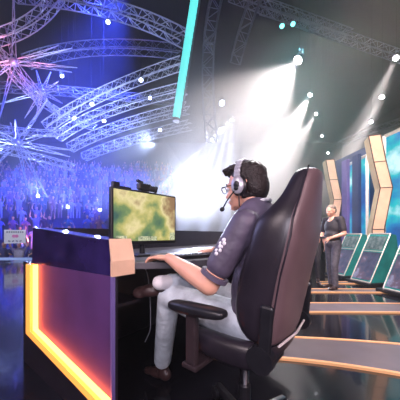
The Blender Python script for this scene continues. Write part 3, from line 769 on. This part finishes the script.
# ---------------------------------------------------------------- lamps
def lamp(c, tgt, size, lens, label, group='stage lamps on the trusses'):
    c = Vector(c); d = (Vector(tgt)-c).normalized(); root = empty('stage_lamp', c, label, 'lamp', group)
    q_ = frame(d); 
    MB().bar(c-d*size*1.1, c-d*.0, size*.62, 14, 0, size*.9).ball(c-d*size*1.1, (size*.6,)*3, u=12, v=8).build('head', 'black', root)
    MB().bar(c, c+d*size*.08, size*.82, 16).build('lens', lens, root)
    s_ = q_@V(0, 1, 0); mb = MB()
    top = c-d*size*.6+UP*size*1.5
    mb.tube([c-d*size*.6+s_*size, c-d*size*.6+s_*size+UP*size*1.1, top, c-d*size*.6-s_*size+UP*size*1.1, c-d*size*.6-s_*size], size*.09, 6); mb.bar(top, top+UP*size*.6, size*.12, 6)
    mb.build('yoke', 'alud', root)
    if c.z > 1.5 and top.z < 17.2: MB().bar(top, V(top.x, top.y, 17.835), .004, 5).build('hanger', 'blackmatte', root)
    return root
def spot(c, tgt, e, ang, col, blend=.5, size=.05, cam=True):
    L = bpy.data.lights.new('spot', 'SPOT'); L.energy = e; L.spot_size = math.radians(ang); L.spot_blend = blend; L.color = col; L.shadow_soft_size = size
    o = bpy.data.objects.new('spot_light', L); COL.objects.link(o); o.location = Vector(c)
    o.rotation_euler = (Vector(tgt)-Vector(c)).to_track_quat('-Z', 'Y').to_euler(); return o
def area(c, tgt, e, sx, sy, col):
    L = bpy.data.lights.new('area', 'AREA'); L.shape = 'RECTANGLE'; L.size = sx; L.size_y = sy; L.energy = e; L.color = col
    o = bpy.data.objects.new('area_light', L); COL.objects.link(o); o.location = Vector(c)
    o.rotation_euler = (Vector(tgt)-Vector(c)).to_track_quat('-Z', 'Y').to_euler(); return o
WARM = (1, .9, .9)
beams = [((298, 60, 8), at(232, 140, 7.4), 3000, 62, 'largest white beam lamp, top of the falling row right of centre'),
         ((310, 95, 10.5), at(255, 190, 9.5), 8000, 34, 'second lamp down in the falling row right of centre'),
         ((316, 114, 13), at(262, 200, 12), 8000, 28, 'third lamp down in the falling row right of centre'),
         ((322, 136, 15.5), at(272, 210, 14.5), 8000, 24, 'fourth lamp down in the falling row right of centre'),
         ((328, 153, 18), at(285, 215, 17), 8000, 22, 'lowest lamp of the falling row right of centre'),
         ((396, 58, 8), at(362, 130, 7.5), 7000, 16, 'upper lamp of three at the right edge'),
         ((382, 97, 10), at(352, 150, 9.5), 9000, 15, 'middle lamp of three at the right edge'),
         ((371, 122, 12), at(346, 165, 11.5), 9000, 15, 'lowest lamp of three at the right edge')]
BS = 1.0
for i_, (p, tg, e, an, lb_) in enumerate(beams):
    c = at(*p); lamp(c, tg, .11 if i_ else .17, 'lampw', lb_); d = (V(*tg)-c).normalized()
    spot(c+d*.12, tg, e*BS, an, WARM)
# fan of white rays behind the player
for i, (sx, tx) in enumerate([(206, 100), (210, 128), (214, 152), (218, 176), (222, 200), (226, 224)]):
    c = at(sx+6, 140-4*i, 13.5); tg = at(tx, 245, 12.5)
    lamp(c, tg, .12, 'lampw', ['leftmost', 'second from left', 'third from left', 'third from right', 'second from right', 'rightmost'][i]+' of six small ray lamps above the player head', 'ray lamps')
    spot(c+(tg-c).normalized()*.12, tg, 90000*BS, 5.5, (.5, .6, 1), .3)
# low strong back lamps
for i, (px, py) in enumerate([(196, 176), (208, 200), (186, 205)]):
    c = at(px, py, 16.2); lamp(c, (0, 3, 1.5), .22, 'lampw', ['highest', 'lowest right', 'lowest left'][i]+' of three dazzling back lamps left of the player head', 'back lamps')
    spot(c+V(0, -.2, 0), (-.3, 3, 2.0), 6000*BS, 52, (.72, .77, 1), 1)
# lamps on towers and trusses
for (px, py, Y, lens, lb_) in [(222, 103, 8.8, 'lampb', 'upper lamp on the dark upright truss tower'), (222, 130, 8.8, 'lampb', 'lower lamp on the dark upright truss tower'),
        (108, 22, 11.5, 'lampb', 'small lamp under the middle of the top arched truss'), (62, 76, 14, 'lampb', 'small dim lamp below the faint blue truss'),
        (160, 130, 14, 'lampb', 'lamp under the lowest bright truss near the tube'), (74, 118, 13.2, 'lampb', 'bright lamp at the lower left end of the bright trusses'),
        (92, 104, 12.7, 'lampb', 'lamp halfway along the uppermost bright truss'), (141, 80, 11.5, 'lampb', 'lamp at the upper end of the uppermost bright truss'), (104, 121, 14, 'lampb', 'lamp halfway along the second bright truss'),
        (150, 98, 13, 'lampb', 'lamp near the upper end of the second bright truss'), (282, 26, 10.3, 'lampt', 'teal lamp at upper right, left of its pair'), (293, 24, 10.5, 'lampt', 'teal lamp at upper right, right of its pair')]:
    c = at(px, py, Y); lamp(c, (c.x*.3, c.y-5, 0), .12, lens, lb_, 'lamps hung on trusses and tower')
for i, (px, Y) in enumerate([(190, 9.3), (201, 9.2), (213, 9.1)]):
    c = V((px-200)*Y/F, Y, .55); fl = lamp(c, c+V(-.2, -.4, 1), .2, 'lampb', ['left', 'middle', 'right'][i]+' one of three floor lamps beyond the desk', 'floor lamps')
    MB().bar(V(c.x, c.y, 0.0), V(c.x, c.y, .42), .16, 12, 0, .06).build('base', 'black', fl)
# teal beams upper right
spot(at(283, 22, 10.4), at(296, 62, 9.5), 1500, 12, (.1, .9, .8)); spot(at(294, 22, 10.6), at(306, 66, 9.6), 900, 12, (.1, .9, .8))
spot((-1.5, 7.5, 4), (-5.6, 13.5, 7.4), 11000, 46, (.5, .62, 1), .9, .2)  # unseen spot added to brighten the four arched trusses
# blue flood over the crowd and trusses
spot(at(40, -30, 15), (-12, 20, 1), 110000, 80, (.03, .06, 1), 1, .4)
spot(at(120, -25, 12), (-14, 24, 3), 100000, 70, (.04, .07, 1), 1, .4)
spot((-4, 8, 9), (-16, 20, 2), 9000, 75, (.1, .12, 1), 1, .4)
spot((-14, 9, 0), (-11, 15, 9), 5000, 95, (.35, .45, 1), 1, .4)
spot((-3, 9, 1), (-4, 13, 9), 3500, 90, (.5, .6, 1), 1, .4)
spot((-16, 30, 8), (-8, 18, 3), 50000, 60, (.12, .2, 1), .8, .3)
spot(at(-5, 75, 10), at(20, 62, 12), 500, 90, (1, .25, .35), 1, .3)
spot((-10, 13.5, .5), (-15, 20, 2), 500, 80, (1, .3, .7), 1, .3)
spot((2, 6, 9), (6, 10, 3), 1500, 80, (.1, .7, .75), 1, .3)
for i, (px, py, Y) in enumerate([(68, 207, 16), (100, 210, 16), (38, 196, 16)]):  # lamps added to make white glows in the haze over the crowd
    c = at(px, py, Y); lamp(c, (c.x*.6, 4, 4), .12, 'lampb', ['middle', 'rightmost', 'leftmost'][i]+' of three added lamps making the white haze glow in the crowd', 'added haze glow lamps in the crowd')
    spot(c+V(0, -.2, .1), (c.x*.8, 6, 7), 1000, 110, (.4, .5, 1), 1, .1)
spot((-5.5, 6.5, 5), (-8.2, 10.5, .6), 700, 26, (.75, .8, 1), .8, .2)  # unseen spot added to light up the placard
# stage wash on the player; unseen fills added for chair, pillars and jeans
area((-2.2, -1.2, 3.6), (0, 1.2, .8), 95, 1.4, 1.4, (1, .8, .84))
area((1.6, 3.6, 3.6), (.3, 1.1, 1.1), 120, 1.6, 1.0, (1, .95, .97))
area((-3.2, 2.6, 2.8), (-.2, 1.3, .7), 55, 1.5, 1.5, (.5, .5, 1))
area((1.8, -1.4, 2.2), (.5, 1.0, .9), 75, 1.2, 1.2, (1, .72, .75))  # side fill added to lighten the chair's rear
area((2.2, 3.4, 4.2), (4.6, 6.8, 1.5), 330, 1.5, 1.5, (1, .85, .75))  # unseen fill added to brighten the pillars
area((-.3, -1.7, 2.0), (-.2, 1.5, .35), 60, .8, .8, (.95, .85, 1))  # low front fill added to brighten the jeans
area((1.5, 2.2, 3.4), (2.7, 4.6, .9), 28, 1, 1, (1, .9, .95))

# ---------------------------------------------------------------- world haze
HAZE = .004
PUFFS = [((1.0, 8.0, 4.4), (3.4, 3.5, 3.2), .22), ((-.3, 12.5, 3.2), (5.6, 4.5, 5), .17), ((4.2, 11.5, 5.0), (4, 6, 4.6), .15), ((-6.5, 18, 4), (7, 6, 5), .05), ((-13, 16, 5), (11, 8, 9), .03)]
wd = bpy.data.worlds.new('hall air'); S.world = wd; wd.use_nodes = True; nt = wd.node_tree
bg = nt.nodes['Background']; bg.inputs['Color'].default_value = (.01, .012, .05, 1); bg.inputs['Strength'].default_value = .3
vs_ = nt.nodes.new('ShaderNodeVolumeScatter'); vs_.inputs['Color'].default_value = (1, 1, 1, 1); vs_.inputs['Anisotropy'].default_value = .2
nt.links.new(vs_.outputs['Volume'], nt.nodes['World Output'].inputs['Volume'])
# machine haze: thin through the hall, thick in puffs over the far stage
geo = nt.nodes.new('ShaderNodeNewGeometry')
def mnode(op, a, b=None):
    n = nt.nodes.new('ShaderNodeMath'); n.operation = op; n.use_clamp = False
    for k, x in enumerate((a, b)):
        if x is None: continue
        if isinstance(x, (int, float)): n.inputs[k].default_value = x
        else: nt.links.new(x, n.inputs[k])
    return n.outputs[0]
tot = None
for c, rad, amt in PUFFS:
    sub = nt.nodes.new('ShaderNodeVectorMath'); sub.operation = 'SUBTRACT'; nt.links.new(geo.outputs['Position'], sub.inputs[0]); sub.inputs[1].default_value = c
    dv = nt.nodes.new('ShaderNodeVectorMath'); dv.operation = 'DIVIDE'; nt.links.new(sub.outputs[0], dv.inputs[0]); dv.inputs[1].default_value = rad
    ln = nt.nodes.new('ShaderNodeVectorMath'); ln.operation = 'LENGTH'; nt.links.new(dv.outputs[0], ln.inputs[0])
    g = mnode('MULTIPLY', mnode('SMOOTH_MAX' if False else 'MAXIMUM', mnode('SUBTRACT', 1.0, ln.outputs['Value']), 0.0), amt)
    tot = g if tot is None else mnode('ADD', tot, g)
nt.links.new(mnode('ADD', tot, HAZE), vs_.inputs['Density'])
wd.cycles.volume_step_size = 1.0
S.cycles.volume_max_steps = 96

# ---------------------------------------------------------------- camera and view
cam = bpy.data.cameras.new('camera'); co = bpy.data.objects.new('camera', cam); COL.objects.link(co)
co.location = (0, 0, CH); co.rotation_euler = (PI/2, 0, 0); cam.sensor_width = 36; cam.lens = 36*F/400; cam.shift_y = (HY-200)/400
cam.clip_start = .05; cam.clip_end = 200
S.camera = co
S.view_settings.view_transform = 'Standard'; S.view_settings.look = 'None'; S.view_settings.gamma = 1; S.view_settings.exposure = 0.0
